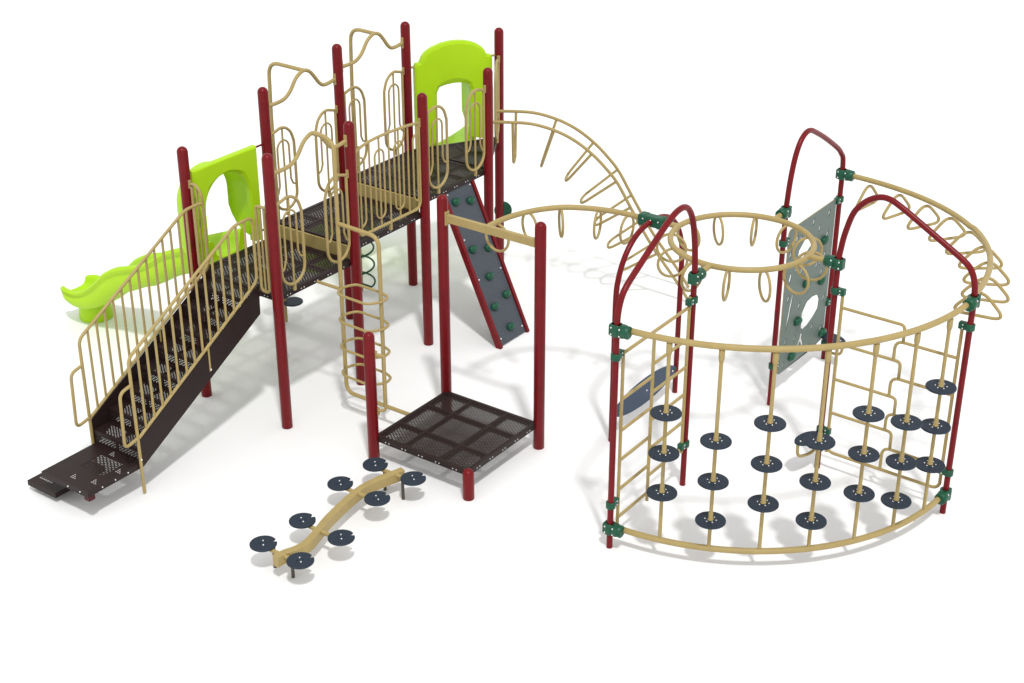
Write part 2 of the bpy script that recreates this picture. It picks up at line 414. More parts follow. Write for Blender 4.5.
# --- straight wave slide
sl = thing('wave_slide', 'lime green wavy straight slide leaving the lowest deck beside the staircase, with a square hood', 'slide', (-1.3, .55, 0))
rim = smooth_tab([(-2.80, .445), (-2.69, .455), (-2.52, .452), (-2.33, .515), (-2.12, .655), (-1.90, .845), (-1.67, .975), (-1.51, 1.03), (-1.19, 1.15), (-.95, 1.305), (-.79, 1.40), (-.5, 1.52), (-.25, 1.62), (.0, 1.72)])
dep = [(-2.80, .14), (-2.7, .20), (-2.5, .215), (-2.2, .28), (-1.9, .33), (-1.6, .32), (-1.3, .28), (-.9, .32), (0, .30)]
path = []
for i in range(61):
    x = -2.78+i*(2.74/60)
    path.append((Vector((x, .55, lerp(rim, x))), Vector((0, 1, 0)), lerp(dep, x)))
rings = []
sec = [(-.252, -.15), (-.272, -.27), (-.262, -.66), (-.22, -.91), (-.12, -1.0), (0, -1.02), (.12, -1.0), (.22, -.91), (.262, -.66), (.272, -.27), (.252, -.15), (.284, -.03), (.26, .11), (.225, .12), (.20, 0.0), (.19, -.25), (.165, -.5), (.11, -.66), (0, -.70), (-.11, -.66), (-.165, -.5), (-.19, -.25), (-.20, 0.0), (-.225, .12), (-.26, .11), (-.284, -.03)]
for i, (c, sd, dd) in enumerate(path):
    f = 1.0 if i > 3 else (.80, .90, .96, .99)[i]
    rings.append([c + sd*(a*f) + Vector((0, 0, b*dd*f)) for a, b in sec])
MB().loft(rings).build('chute', LIME, sl)
MB().lathe((-2.57, .645, 0), [(.20, 0), (.21, .02), (.19, .22), (.15, .33)], 28).build('exit_pedestal', LIME, sl)
# hood: square front plate with an arched opening, and a shell behind it
def resample(poly, n, z0):
    P = [Vector((a, b, 0)) for a, b in poly]; L = [0]
    for a, b in zip(P, P[1:]): L.append(L[-1]+(b-a).length)
    out = []
    for k in range(n):
        d = L[-1]*k/(n-1); i = 0
        while i < len(L)-2 and L[i+1] < d: i += 1
        t = (d-L[i])/max(1e-9, L[i+1]-L[i]); p = P[i]+(P[i+1]-P[i])*t; out.append((p.x, p.y))
    return out
def hood(parent, to, inner, outer, shell, t=.07, n=141):
    # inner/outer/shell: open outlines (s,z) from lower left over the top to lower right
    i_, o_ = resample(inner, n, 0), resample(outer, n, 0)
    # match outer samples by angle from the centre of the opening so that corners stay crisp
    zs = inner[1][1]; c = Vector(((inner[0][0]+inner[-1][0])/2, zs))
    def hit(ang):
        d = Vector((math.cos(ang), math.sin(ang))); best = None
        for (a0, b0), (a1, b1) in zip(outer, outer[1:]):
            e = Vector((a1-a0, b1-b0)); den = d.x*e.y-d.y*e.x
            if abs(den) < 1e-9: continue
            w = Vector((a0, b0))-c; tt = (w.x*e.y-w.y*e.x)/den; u = (w.x*d.y-w.y*d.x)/den
            if tt > 0 and -1e-6 <= u <= 1+1e-6: best = tt if best is None else min(best, tt)
        return c+d*best if best else None
    oo = []
    for k, (s, z) in enumerate(i_):
        if z <= zs+1e-6:
            q = outer[0] if s < c.x else outer[-1]; hz = hit(PI if s < c.x else 0)
            f = (z-inner[0][1])/(zs-inner[0][1]); oo.append((q[0]+(hz.x-q[0])*f, q[1]+(zs-q[1])*f))
        else:
            h = hit(math.atan2(z-c.y, s-c.x)); oo.append((h.x, h.y) if h else o_[k])
    oo[0], oo[-1] = outer[0], outer[-1]
    corners = [p for p in outer[1:-1]]
    for cp in corners:
        j = min(range(1, n-1), key=lambda q: (oo[q][0]-cp[0])**2+(oo[q][1]-cp[1])**2)
        if (oo[j][0]-cp[0])**2+(oo[j][1]-cp[1])**2 < .02: oo[j] = cp
    lip = [(s+(a-s)*.13, z+(b-z)*.13) for (s, z), (a, b) in zip(i_, oo)]
    edge = [(s+(a-s)*.93, z+(b-z)*.93) for (s, z), (a, b) in zip(i_, oo)]
    rows = [[to(s, t, z) for s, z in oo], [to(s, .012, z) for s, z in oo], [to(s, 0, z) for s, z in edge], [to(s, 0, z) for s, z in lip], [to(s, .022, z) for s, z in i_], [to(s, t+.0, z) for s, z in i_]]
    rows.append(rows[0])
    mb = MB(); N = n
    vs = [p for r in rows for p in r]; fs = []
    for a in range(len(rows)-1):
        for k in range(N-1): fs.append((a*N+k, a*N+k+1, (a+1)*N+k+1, (a+1)*N+k))
    mb.add(vs, fs, 0, False)
    o = mb.build('hood', LIME, parent)
    # rear shell
    sh = MB(); rr = []
    for dpt, zb, k in shell:
        out = [(s, max(z, zb)) for s, z in resample(inner, n, 0)]
        cx = c.x
        a = [to(cx+(s-cx)*k*1.10, dpt, 2.0+(z-2.0)*(.98 if z > 2.0 else 1) + (.04 if z > 2.0 else 0)) for s, z in out]
        b = [to(cx+(s-cx)*k*1.02, dpt, 2.0+(z-2.0)*(.98 if z > 2.0 else 1)) for s, z in out]
        rr.append(a + b[::-1])
    sh.loft(rr, caps=False)
    for q in (rr[0], rr[-1]):
        for k in range(n-1): sh.add([q[k], q[k+1], q[2*n-2-k], q[2*n-1-k]], [(0, 1, 2, 3)])
    sh.build('hood_shell', LIME, o)
    return o
to1 = lambda s, d, z: Vector((.035-d, s, z))
inner1 = [(.235, 1.56), (.235, 2.10)] + [(.565-.33*math.cos(a), 2.12+.345*math.sin(a)) for a in [PI*i/20 for i in range(1, 20)]] + [(.895, 2.10), (.895, 1.56)]
outer1 = [(.075, 1.54), (.075, 2.63), (1.035, 2.635), (1.03, 1.54)]
hood(sl, to1, inner1, outer1, [(.075, 1.56, 1.22), (.16, 1.56, 1.25), (.26, 1.59, 1.24), (.33, 1.66, 1.20), (.38, 1.78, 1.13), (.40, 1.9, 1.06)])
MB().tube([(.0, 1.03, 2.61), (.0, 1.17, 2.61)], .012, 8).tube([(.0, 1.02, 1.63), (0, 1.17, 1.63)], .012, 8).tube(fil([(.03, 1.10, 1.55), (.03, 1.10, 1.64), (.03, 1.16, 1.64), (.03, 1.16, 1.55)], .03), .012, 8).build('bracket', RED, sl)
# --- curved slide behind the highest deck
cs = thing('curved_slide', 'lime green curved slide mostly hidden behind the highest deck, with a round topped hood', 'slide', (-.3, 4.3, 0))
fh = Vector((.5, .866, 0)); ou = Vector((-.866, .5, 0)); Fv = Vector((0, 3*S, 0))
to2 = lambda s, d, z: Fv + fh*s + ou*(d-.03) + Vector((0, 0, z))
inner2 = [(.385, 1.88), (.385, 2.50), (.42, 2.57), (.50, 2.59), (.62, 2.60), (.74, 2.59), (.80, 2.57), (.835, 2.50), (.835, 1.88)]
outer2 = [(.10, 1.81), (.10, 2.86), (.12, 2.90), (.17, 2.905)] + [(.61-.43*math.cos(a), 2.90+.225*math.sin(a)) for a in [PI*i/18 for i in range(1, 18)]] + [(1.05, 2.905), (1.10, 2.90), (1.12, 2.86), (1.12, 1.81)]
hh = hood(cs, to2, inner2, outer2, [(.075, 1.88, 1.0), (.18, 1.90, 1.12), (.32, 1.95, 1.22), (.42, 2.1, 1.15)], .075)
MB().tube([Fv+fh*.05+Vector((0, 0, 2.86))-ou*.0, Fv+fh*.12+Vector((0, 0, 2.86))], .014, 8).tube([Fv+fh*1.10+Vector((0, 0, 2.88)), Fv+fh*1.17+Vector((0, 0, 2.88))], .014, 8).build('bracket', TAN, cs)
path = []
P0 = Fv+fh*.61
for i in range(8):
    t = i/7; path.append((P0+ou*(.07+.23*t)+Vector((0, 0, 1.98-.10*t)), fh))
cc = P0+ou*.30-fh*.80
for i in range(1, 25):
    th = math.radians(95*i/24)
    c = cc + fh*.80*math.cos(th) + ou*.80*math.sin(th); sd = fh*math.cos(th)+ou*math.sin(th)
    path.append((c+Vector((0, 0, 1.88-1.15*(i/24))), sd))
e = path[-1]; hd = ou*math.cos(math.radians(95))-fh*math.sin(math.radians(95))
for i in range(1, 9): path.append((e[0]+hd*(.09*i)+Vector((0, 0, -.30*math.sin(PI/2*i/8))), e[1]))
chute(path, .60, .33).build('chute', LIME, cs)
end = path[-1][0]; MB().lathe((end.x, end.y, 0), [(.2, 0), (.2, .02), (.16, .2)], 24).build('exit_pedestal', LIME, cs)

# ================================================================== SLOPED CLIMBING BOARD
cb = thing('climbing_board', 'steep slate grey climbing board with green grips and red edge rails below the highest deck', 'climbing board', (1.6, 3.1, 0))
ct, cbm = Vector((1.165, 0, 1.79)), Vector((1.985, 0, .02))
ax = (cbm-ct).normalized(); nr = Vector((-ax.z, 0, ax.x)); nr = nr if nr.z > 0 else -nr; Lb = (cbm-ct).length
YA, YB = 2.835, 3.385
def cbp(s, y, h): return ct + ax*s + Vector((0, y, 0)) + nr*h
def slab(mb, s0, s1, y0, y1, h0, h1, mat=0):
    v = [cbp(s, y, h) for h in (h0, h1) for s, y in ((s0, y0), (s1, y0), (s1, y1), (s0, y1))]
    mb.add(v, [(3, 2, 1, 0), (4, 5, 6, 7), (0, 1, 5, 4), (1, 2, 6, 5), (2, 3, 7, 6), (3, 0, 4, 7)], mat)
m = MB(); slab(m, 0, Lb, YA+.03, YB-.03, -.02, 0)
for s in (.06, .62, 1.12, Lb-.08):
    for y in (YA+.06, YB-.06): m.ball(cbp(s, y, .002), .011, 1)
m.build('board', [SLATE, STEEL], cb)
for y in (YA, YB): 
    m = MB(); slab(m, -.01, Lb+.02, y-.022, y+.022, -.05, .02); m.build('edge_rail', RED, cb)
def hold(c, n, r=.055):
    n = Vector(n).normalized(); u = n.orthogonal().normalized(); w = n.cross(u); up = Vector((0, 0, 1)); up = (up-n*up.dot(n)).normalized(); sd = up.cross(n)
    rings = []
    for k, (q, h) in enumerate(((1.0, 0), (1.05, .3), (.92, .65), (.6, .95), (.15, 1.05))):
        ring = []
        for i in range(14):
            a = 2*PI*i/14; wob = 1+.10*math.sin(3*a+k*.3)
            ring.append(Vector(c) + (sd*math.cos(a)*1.15*wob + up*math.sin(a)*(.95 if math.sin(a) > 0 else .72)*wob)*r*q + n*(h*.055) + up*(.012*h))
        rings.append(ring)
    return MB().loft(rings).build('grip', GREEN, None)
def set_parent(o, root):
    o.parent = root; L = root_loc(root)
    for v in o.data.vertices: v.co -= L
for s, y in ((.18, 2.98), (.24, 3.23), (.77, 2.97), (.84, 3.24), (1.15, 3.08), (1.44, 3.25), (1.50, 2.98), (1.81, 3.12)):
    set_parent(hold(cbp(s, y, 0), nr, .055), cb)

# ================================================================== ARCH LADDER
al = thing('arch_ladder', 'tan arched ladder with hanging loop rungs curving from the highest deck down to the ground', 'arch ladder', (2.0, 4.7, 0))
dA = Vector((.866, .5, 0)); mA = Vector((.915, 4.19, 0)); nA = Vector((-.5, .866, 0))
prof = spl([(.0, 2.285, 0), (.25, 2.29, 0), (.50, 2.275, 0), (.77, 2.20, 0), (1.0, 2.085, 0), (1.21, 1.925, 0), (1.38, 1.75, 0), (1.53, 1.56, 0), (1.70, 1.25, 0), (1.97, .77, 0), (2.30, .29, 0), (2.47, .02, 0)], 6)
for sg in (1, -1): MB().tube([mA+dA*p.x+nA*.21*sg+Vector((0, 0, p.y)) for p in prof], .0195, 12).build('rail', TAN, al)
ATT = [(.25, 2.292), (.75, 2.207), (1.21, 1.925), (1.515, 1.58), (1.70, 1.25), (1.87, .95), (2.05, .65)]
TIP = [(.25, 1.72), (.585, 1.684), (.887, 1.51), (1.08, 1.23), (1.26, .943), (1.43, .645), (1.59, .345)]
for (s0, z0), (s1, z1) in zip(ATT, TIP):
    c = mA+dA*s0+Vector((0, 0, z0)); e = mA+dA*s1+Vector((0, 0, z1))
    MB().tube(fil([c+nA*.21, e+nA*.125, e-nA*.125, c-nA*.21], .11), .017, 8).build('rung', TAN, al)

# ================================================================== SPIRAL CLIMBER (front of lowest deck)
sp = thing('loop_ladder', 'tan two post loop ladder with angular rung rings in front of the lowest deck', 'loop ladder', (1.8, .63, 0))
xa, xb, yy = 1.53, 2.075, .63
MB().tube(fil([tuple(apexCE), (1.40, yy+.02, apexCE.z+.005), (xa, yy, apexCE.z-.05), (xa, yy, 2.4), (xa, yy, .25), (xb, yy, .25), (2.47, yy, .25)], .12), .0225, 12).build('main_pole', TAN, sp)
MB().tube(fil([(xa, yy, 2.22), (xb, yy, 2.20), (xb, yy, .25)], .12), .0225, 12).build('outer_pole', TAN, sp)
MB().tube([(1.19, yy, 1.475), (xa, yy, 1.475)], .018, 10).build('deck_bar', TAN, sp)
for z in (1.49, 1.175, .86, .545):
    pl = [(x-.05, y+.0) for x, y in ((1.60, .70), (1.645, .785), (1.72, .795), (2.015, .785), (2.13, .74), (2.16, .62), (2.06, .475), (1.69, .485), (1.62, .53), (1.585, .62))]
    MB().tube(fil([(x, y, z) for x, y in pl], .045, 3, True), .0145, 10, closed=True).build('rung_ring', TAN, sp)

# ================================================================== BACK CLIMBERS
pc = thing('pod_climber', 'tan pole climber with navy stepping discs behind the tower, near the stairs', 'pod climber', (-.5, 1.87, 0))
MB().tube(fil([tuple(apexBD), (-.535, apexBD.y, apexBD.z+.01), (-.545, 1.87, 2.6), (-.545, 1.87, .02)], .16), .0225, 12).build('pole', TAN, pc)
def step_disc(name, c, r, t=.02, mat=NAVY, n=32):
    return MB().lathe((c[0], c[1], c[2]-t), [(r*.97, 0), (r, .004), (r, t-.005), (r*.975, t)], n)
for k, (dx, dy, z) in enumerate(((.085, .05, .30), (-.13, -.05, .55), (.05, -.13, .81), (-.05, .13, 1.07))):
    d = step_disc('d', (-.545+dx, 1.87+dy, z), .125); d.build('step_disc', NAVY, pc)
cc2 = thing('coil_climber', 'green coil climber winding round a tan pole behind the middle deck', 'coil climber', (-.38, 3.09, 0))
MB().tube(fil([tuple(apexDF), (-.37, apexDF.y, apexDF.z+.01), (-.38, 3.09, 2.7), (-.38, 3.09, .02)], .16), .0225, 12).build('pole', TAN, cc2)
co = [(-.38+.175*math.cos(t), 3.09+.175*math.sin(t), .12+.235*t/(2*PI)) for t in [2*PI*i/24 for i in range(24*6+1)]]
MB().tube([(-.38, 3.09, .12)] + co + [(-.38, 3.09, co[-1][2])], .0125, 8).build('coil', GREEN, cc2)
gw = thing('round_grip_panel', 'small round dark green panel fixed low on the far tower post', 'grip panel', (.64, 4.70, .85))
MB().lathe((.645, 4.745, .82), [(.10, -.02), (.115, -.012), (.115, .012), (.10, .02)], 28, axis=(.65, -.70, .25)).build('disc', GREEN, gw)
MB().tube([(.61, 4.74, .80), (.66, 4.76, .82)], .014, 8).build('bracket', GREEN, gw)

# ================================================================== LOW SQUARE PLATFORM
lp = thing('low_platform', 'low square brown perforated platform standing on four red posts of unequal height', 'platform', (3.05, .61, 0))
for x, y, h in ((2*S, 0, 1.49), (3*S, 0, .34), (3*S, S, 2.55), (2*S, S, 2.555)): post(lp, x, y, h)
square_deck(lp, 2*S+.01, 3*S-.01, .01, S-.01, .305)
MB().box((2.5*S, S, 2.314), (S-.11, .045, .088), 0, None, .005).box((2*S+.058, S, 2.314), (.02, .06, .15), 0, None, .003).build('cross_beam', TAN, lp)
MB().tube(fil([(2*S+.045, .03, 1.235), (2*S+.12, .075, 1.235), (2*S+.12, .075, .60), (2*S+.045, .03, .60)], .05), .0165, 10).box((2*S+.05, .03, 1.24), (.03, .03, .08)).box((2*S+.05, .03, .595), (.03, .03, .08)).build('grab_handle', TAN, lp)

# ================================================================== RED ARCHES
RA = .0295
ARCHES = {}
CR = (5.2, 2.5); RO = 2.36; RI = .705; ZT = 2.285
def tallarch(p, d, L, label, crown):
    p = Vector((p[0], p[1], 0)); d = Vector((d[0], d[1], 0)).normalized()
    t = thing('red_arch', label, 'arch', p + d*(L/2), 'red tube arches of the climbing ring')
    pr = [(0, .0), (0, 1.2), (0, 2.2), *crown, (.985, 2.47), (1, 2.30), (1, 2.0), (1, 1.0), (1, 0)]
    MB().tube(spl([p+d*(s*L)+Vector((0, 0, z)) for s, z in pr], 5), RA, 14).build('tube', RED, t)
    return t, p, d
a2, p2, d2 = tallarch((5.255, 1.46), (-.003, -1), 1.365, 'red tube arch nearest the camera, framing the two column ladder', [(.008, 2.48), (.03, 2.70), (.07, 2.90), (.13, 3.03), (.205, 3.085), (.30, 3.08), (.40, 3.03), (.53, 2.94), (.76, 2.765), (.88, 2.67), (.945, 2.59)])
a3, p3, d3 = tallarch((5.2, 3.465), (0, 1), 1.365, 'red tube arch at the back, framing the sage green climbing wall', [(.012, 2.45), (.04, 2.66), (.085, 2.85), (.15, 2.985), (.235, 3.05), (.32, 3.045), (.42, 2.985), (.58, 2.87), (.76, 2.725), (.88, 2.62), (.945, 2.54)])
a4, p4, d4 = tallarch((6.21, 2.555), (1, -.0437), 1.37, 'rightmost red tube arch, framing the ladder with crooked rungs', [(.012, 2.46), (.035, 2.64), (.08, 2.84), (.16, 2.975), (.25, 3.045), (.33, 3.05), (.42, 3.0), (.55, 2.905), (.75, 2.755), (.88, 2.655), (.945, 2.585)])
a1 = thing('red_arch', 'low rounded red tube arch beside the square platform track, framing the blue oval panel', 'arch', (4.21, 2.445, 0), 'red tube arches of the climbing ring')
pr = [(0, 0), (0, .8), (0, 1.5)] + [(.665-.665*math.copysign(abs(math.cos(a))**.85, math.cos(a)), 1.62+.665*math.sin(a)) for a in [PI*i/18 for i in range(1, 18)]] + [(1.33, 1.5), (1.33, .8), (1.33, 0)]
MB().tube(spl([(4.205, 1.775+s, z) for s, z in pr], 4), RA, 14).build('tube', RED, a1)
def clamp(arch, x, y, z, dx, dy, big=True):
    d = Vector((dx, dy, 0)).normalized(); R = Matrix(((d.x, -d.y, 0), (d.y, d.x, 0), (0, 0, 1)))
    c = Vector((x, y, z)); mb = MB()
    if big:
        mb.lathe(c-Vector((0, 0, .056)), [(.048, 0), (.056, .006), (.056, .106), (.048, .112)], 16)
        mb.lathe(c+d*.035, [(.052, 0), (.060, .008), (.060, .092), (.050, .10)], 16, axis=d)
        mb.box(c+d*.015, (.155, .088, .112), 0, R, .014)
        for e in (-1, 1):
            for a, h in ((-.028, .032), (.055, .032), (-.028, -.032), (.055, -.032)): mb.ball(c+d*a+R @ Vector((0, e*.050, 0))+Vector((0, 0, h)), .0085, 1, 6)
    else:
        mb.lathe(c-Vector((0, 0, .034)), [(.040, 0), (.046, .005), (.046, .063), (.040, .068)], 16)
        mb.box(c+d*.055, (.10, .062, .070), 0, R, .010)
        for e in (-1, 1):
            for h in (.018, -.018): mb.ball(c+d*.06+R @ Vector((0, e*.032, 0))+Vector((0, 0, h)), .0075, 1, 6)
    return mb.build('clamp', [GREEN, STEEL], arch)
def tang(a): return (-math.sin(a), math.cos(a))
# legs
L2n, L2f = (5.25, .095), (5.255, 1.46); L3n, L3f = (5.2, 3.465), (5.2, 4.83); L4l, L4r = (6.21, 2.555), (7.58, 2.495)
clamp(a2, *L2n, ZT, 1, .02); clamp(a2, *L2n, .215, 1, .02); clamp(a2, *L2n, 2.02, 0, 1, False); clamp(a2, *L2n, .47, 0, 1, False)
clamp(a2, *L2f, 2.06, 0, -1, False); clamp(a2, *L2f, .48, 0, -1, False); clamp(a2, *L2f, ZT, 0, 1)
clamp(a3, *L3n, ZT, 0, -1); clamp(a3, *L3f, ZT, 1, 0); clamp(a3, *L3n, 1.93, 0, 1, False); clamp(a3, *L3n, .48, 0, 1, False); clamp(a3, *L3f, 1.99, 0, -1, False); clamp(a3, *L3f, .75, 0, -1, False)
clamp(a4, *L4l, ZT, -1, 0); clamp(a4, *L4l, 2.0, 1, 0, False); clamp(a4, *L4l, .45, 1, 0, False); clamp(a4, *L4l, .24, -1, 0, False)
clamp(a4, *L4r, ZT+.0, -.02, -1); clamp(a4, *L4r, 2.02, -1, 0, False); clamp(a4, *L4r, .46, -1, 0, False); clamp(a4, *L4r, .215, -.02, -1)
mbk = MB().box((4.215, 2.445, 2.285), (.235, .115, .115), 0, None, .02).box((4.105, 2.445, 2.285), (.10, .125, .125), 0, None, .022).box((4.31, 2.445, 2.285), (.08, .125, .125), 0, None, .022)
for e in (-1, 1):
    for q in (-.09, 0, .09): mbk.ball((4.215+q, 2.445+e*.065, 2.31), .008, 1, 6)
mbk.build('clamp', [GREEN, STEEL], a1)

# ================================================================== OVERHEAD TRACKS
def ring_loop_mesh(r=.15, t=.0145, n=28):
    return MB().tube([(r*math.cos(2*PI*i/n), 0, -r-.02+r*math.sin(2*PI*i/n)) for i in range(n)], t, 8, closed=True)
ct_ = thing('curved_track', 'tan quarter circle overhead bar with hanging hand rings, above the square platform', 'overhead track', (3.4, 2.1, ZT))
TR = spl([(2.945, 1.22, ZT), (2.93, 1.42, ZT), (2.955, 1.67, ZT), (3.03, 1.90, ZT), (3.14, 2.09, ZT), (3.30, 2.25, ZT), (3.58, 2.385, ZT), (3.87, 2.445, ZT), (4.20, 2.455, ZT)], 10)
MB().tube(TR, .0295, 14).build('bar', TAN, ct_)
proto = ring_loop_mesh().build('hand_ring', TAN, ct_, local=True)
first = True
for k in range(5):
    i = (13, 31, 47, 60, 71)[k]; tg = TR[i+1]-TR[i-1]; a = math.atan2(tg.y, tg.x)+PI/2; loc = TR[i]-Vector(ct_.location)
    if first: proto.location = loc; proto.rotation_euler = (0, 0, a); first = False
    else: dup(proto, ct_, loc, a)
rt_ = thing('ring_track', 'tan full circle overhead bar with hanging hand rings between the red arches', 'overhead track', (*CR, ZT))
MB().tube([(CR[0]+RI*math.cos(2*PI*i/72), CR[1]+RI*math.sin(2*PI*i/72), ZT) for i in range(72)], .0295, 14, closed=True).build('ring_bar', TAN, rt_)
for (x, y) in (L2f, L3n, L4l, (4.30, 2.46)):
    v = Vector((x-CR[0], y-CR[1], 0)); e = v.normalized()
    MB().tube([Vector((*CR, ZT))+e*(RI-.005), Vector((x, y, ZT))-e*.06], .029, 12).build('stub', TAN, rt_)
for k in range(12):
    a = math.radians(137+30*k); loc = (RI*math.cos(a), RI*math.sin(a), 0); dup(proto, rt_, loc, a)
# outer handhold arc
hr = lambda t: RO-.02+.075*math.sin(math.radians(t)*2)**2*(1 if t < 45 else .75)
ht = thing('handhold_track', 'tan quarter circle overhead bar with rows of triangular handholds, joining the back and right arches', 'overhead track', (6.9, 4.1, ZT))
MB().tube([(CR[0]+hr(t)*math.cos(math.radians(t)), CR[1]+hr(t)*math.sin(math.radians(t)), ZT) for t in [1.8+86.4*i/48 for i in range(49)]], .0295, 14).build('bar', TAN, ht)
tri = MB().tube(fil([(0, 0, -.02), (.27, 0, -.30), (-.27, 0, -.30)], .14, 7, True), .0165, 8, closed=True).build('handhold', TAN, ht, local=True)
for k in range(9):
    a = math.radians(82-9.2*k); rr_ = hr(82-9.2*k); loc = Vector((CR[0]+rr_*math.cos(a), CR[1]+rr_*math.sin(a), ZT))-Vector(ht.location)
    if k == 0: tri.location = loc; tri.rotation_euler = (0, 0, a)
    else: dup(tri, ht, loc, a)
# front rails
fr = thing('curved_rail', 'upper tan curved rail holding the tops of the seven disc poles', 'curved rail', (6.87, .83, ZT), 'front curved rails')
MB().tube(arc(*CR, ZT, RO, math.radians(-87), math.radians(-1.2), 56), .0295, 14).build('bar', TAN, fr)
fl = thing('curved_rail', 'lower tan curved rail near the ground holding the feet of the disc poles', 'curved rail', (6.87, .83, .2), 'front curved rails')
MB().tube(arc(*CR, .21, RO, math.radians(-87), math.radians(-1.2), 56), .0295, 14).build('bar', TAN, fl)
# disc poles
ANG = [math.radians(-77.1+11.17*k) for k in range(7)]
PL = ['leftmost tan disc pole on the curved rails, close to the two column ladder',
      'second disc pole from the left on the curved rails, its lowest disc hanging low',
      'third disc pole from the left on the curved rails, left of the front centre',
      'middle one of the seven tan disc poles, nearest the small ground seat',
      'third disc pole from the right on the curved rails, right of the seat',
      'second disc pole from the right on the curved rails, before the crooked ladder',
      'rightmost tan disc pole on the curved rails, closest to the right red leg']
HI, LO = (1.565, 1.15, .735), (1.357, .938, .523)
def disc_pole(hs):
    t = thing('disc_pole', '', 'disc pole', (0, 0, .21), 'disc poles on the front curved rails')
    MB().tube([(0, 0, .2), (0, 0, 2.27)], .0175, 12).lathe((0, 0, 2.14), [(.021, 0), (.027, .03), (.027, .11)], 14).build('pole', TAN, t)
    for z in hs:
        d = step_disc('d', (0, 0, z), .141).build('step_disc', NAVY, t)
        b = MB().lathe((0, 0, z+.0005), [(.028, 0), (.028, .006), (.021, .010), (.0215, .075), (.0176, .085)], 14, 1)
        for i in range(6):
            a = 2*PI*i/6+.3; b.ball((.052*math.cos(a), .052*math.sin(a), z+.001), .007, 0, 6)
        b.build('fixing', [STEEL, TAN], d)
    return t
def copy_tree(o, loc, label):
    r = o.copy(); COL.objects.link(r); r.location = loc; r['label'] = label
    for ch in list(o.children):
        c = ch.copy(); COL.objects.link(c); c.parent = r
        for gc in list(ch.children):
            d = gc.copy(); COL.objects.link(d); d.parent = c
    return r
pa, pb = disc_pole(HI), disc_pole(LO)
for k, a in enumerate(ANG):
    loc = (CR[0]+RO*math.cos(a), CR[1]+RO*math.sin(a), .21); src = pb if k % 2 else pa
    if k < 2: src.location = loc; src['label'] = PL[k]
    else: copy_tree(src, loc, PL[k])

# ================================================================== PANELS INSIDE THE ARCHES
rl = thing('two_column_ladder', 'tan upright ladder with two offset columns of rungs in the nearest red arch', 'ladder', (5.25, .82, 0))
x = 5.25
for y, z0, z1 in ((.225, .20, 2.03), (.765, .17, 1.93), (1.405, .40, 2.10)): MB().tube([(x, y, z0), (x, y, z1)], .0165, 10).build('stile', TAN, rl)
MB().tube([(x, .20, 2.0), (x, 1.42, 2.0)], .0165, 10).build('rung', TAN, rl)
for z in (1.53, 1.20, .886, .569, .262): MB().tube([(x, .225, z), (x, .765, z)], .0155, 10).build('rung', TAN, rl)
for z in (1.66, 1.36, 1.06, .75, .45): MB().tube([(x, .765, z), (x, 1.405, z)], .0155, 10).build('rung', TAN, rl)
ol = thing('crooked_ladder', 'tan open ladder whose rungs jog in S bends, in the rightmost red arch', 'ladder', (6.9, 2.54, 0))
def y4(x): return 2.55-(x-6.175)*.02
def q4(x, z): return (x, y4(x), z)
for xx, z0, z1 in ((6.295, .22, 2.02), (7.50, .28, 2.03)): MB().tube([q4(xx, z0), q4(xx, z1)], .0165, 10).build('stile', TAN, ol)
zl, zr = [1.84, 1.45, 1.055, .675], [1.66, 1.265, .87, .48]
for i in range(4):
    MB().tube(fil([q4(6.295, zl[i]), q4(6.955, zl[i]), q4(6.955, zr[i]+.0), q4(6.955-.0, zr[i])], .05), .0155, 10).build('rung', TAN, ol)
    MB().tube(fil([q4(7.50, zr[i]), q4(6.88, zr[i]), q4(6.88, zl[i+1] if i < 3 else .225)], .09), .0155, 10).build('rung', TAN, ol)
MB().tube(fil([q4(6.295, .50), q4(6.295, .225), q4(7.50, .225), q4(7.50, .50)], .09), .0165, 10).build('bottom_bar', TAN, ol)
# climbing wall with cut outs
def flat_board(name, outer, holes, T, thick, mats, parent):
    xs = [q[0] for q in outer]; ys = [q[1] for q in outer]
    edge = lambda c: min(abs(c.x-min(xs)), abs(c.x-max(xs)), abs(c.y-min(ys)), abs(c.y-max(ys))) < .02
    cu = bpy.data.curves.new(name, 'CURVE'); cu.dimensions = '2D'; cu.fill_mode = 'BOTH'; cu.extrude = thick/2
    for poly in [outer]+holes:
        s = cu.splines.new('POLY'); s.points.add(len(poly)-1); s.use_cyclic_u = True
        for p, (a, b) in zip(s.points, poly): p.co = (a, b, 0, 1)
    tmp = bpy.data.objects.new('tmp', cu); COL.objects.link(tmp)
    dg = bpy.context.evaluated_depsgraph_get(); me = bpy.data.meshes.new_from_object(tmp.evaluated_get(dg))
    COL.objects.unlink(tmp); bpy.data.objects.remove(tmp); bpy.data.curves.remove(cu)
    me.name = name
    me.materials.clear()
    for m in mats: me.materials.append(m)
    for p in me.polygons: p.material_index = 0 if abs(p.normal.z) > .5 or not edge(p.center) else 1; p.use_smooth = False
    L = root_loc(parent)
    for v in me.vertices: v.co = T(v.co) - L
    ob = bpy.data.objects.new(name, me); COL.objects.link(ob); ob.parent = parent
    bm = bmesh.new(); bm.from_mesh(me); bmesh.ops.remove_doubles(bm, verts=bm.verts[:], dist=1e-5); bmesh.ops.recalc_face_normals(bm, faces=bm.faces[:]); bm.to_mesh(me); bm.free()
    return ob
cw = thing('climbing_wall', 'sage green upright climbing wall with cut out windows and dark green grips', 'climbing wall', (5.2, 4.14, 0))
def rrect(a0, b0, a1, b1, r=.05, n=5):
    out = []
    for cx, cy, s in ((a1-r, b0+r, -PI/2), (a1-r, b1-r, 0), (a0+r, b1-r, PI/2), (a0+r, b0+r, PI)):
        for k in range(n+1): a = s+PI/2*k/n; out.append((cx+r*math.cos(a), cy+r*math.sin(a)))
    return out
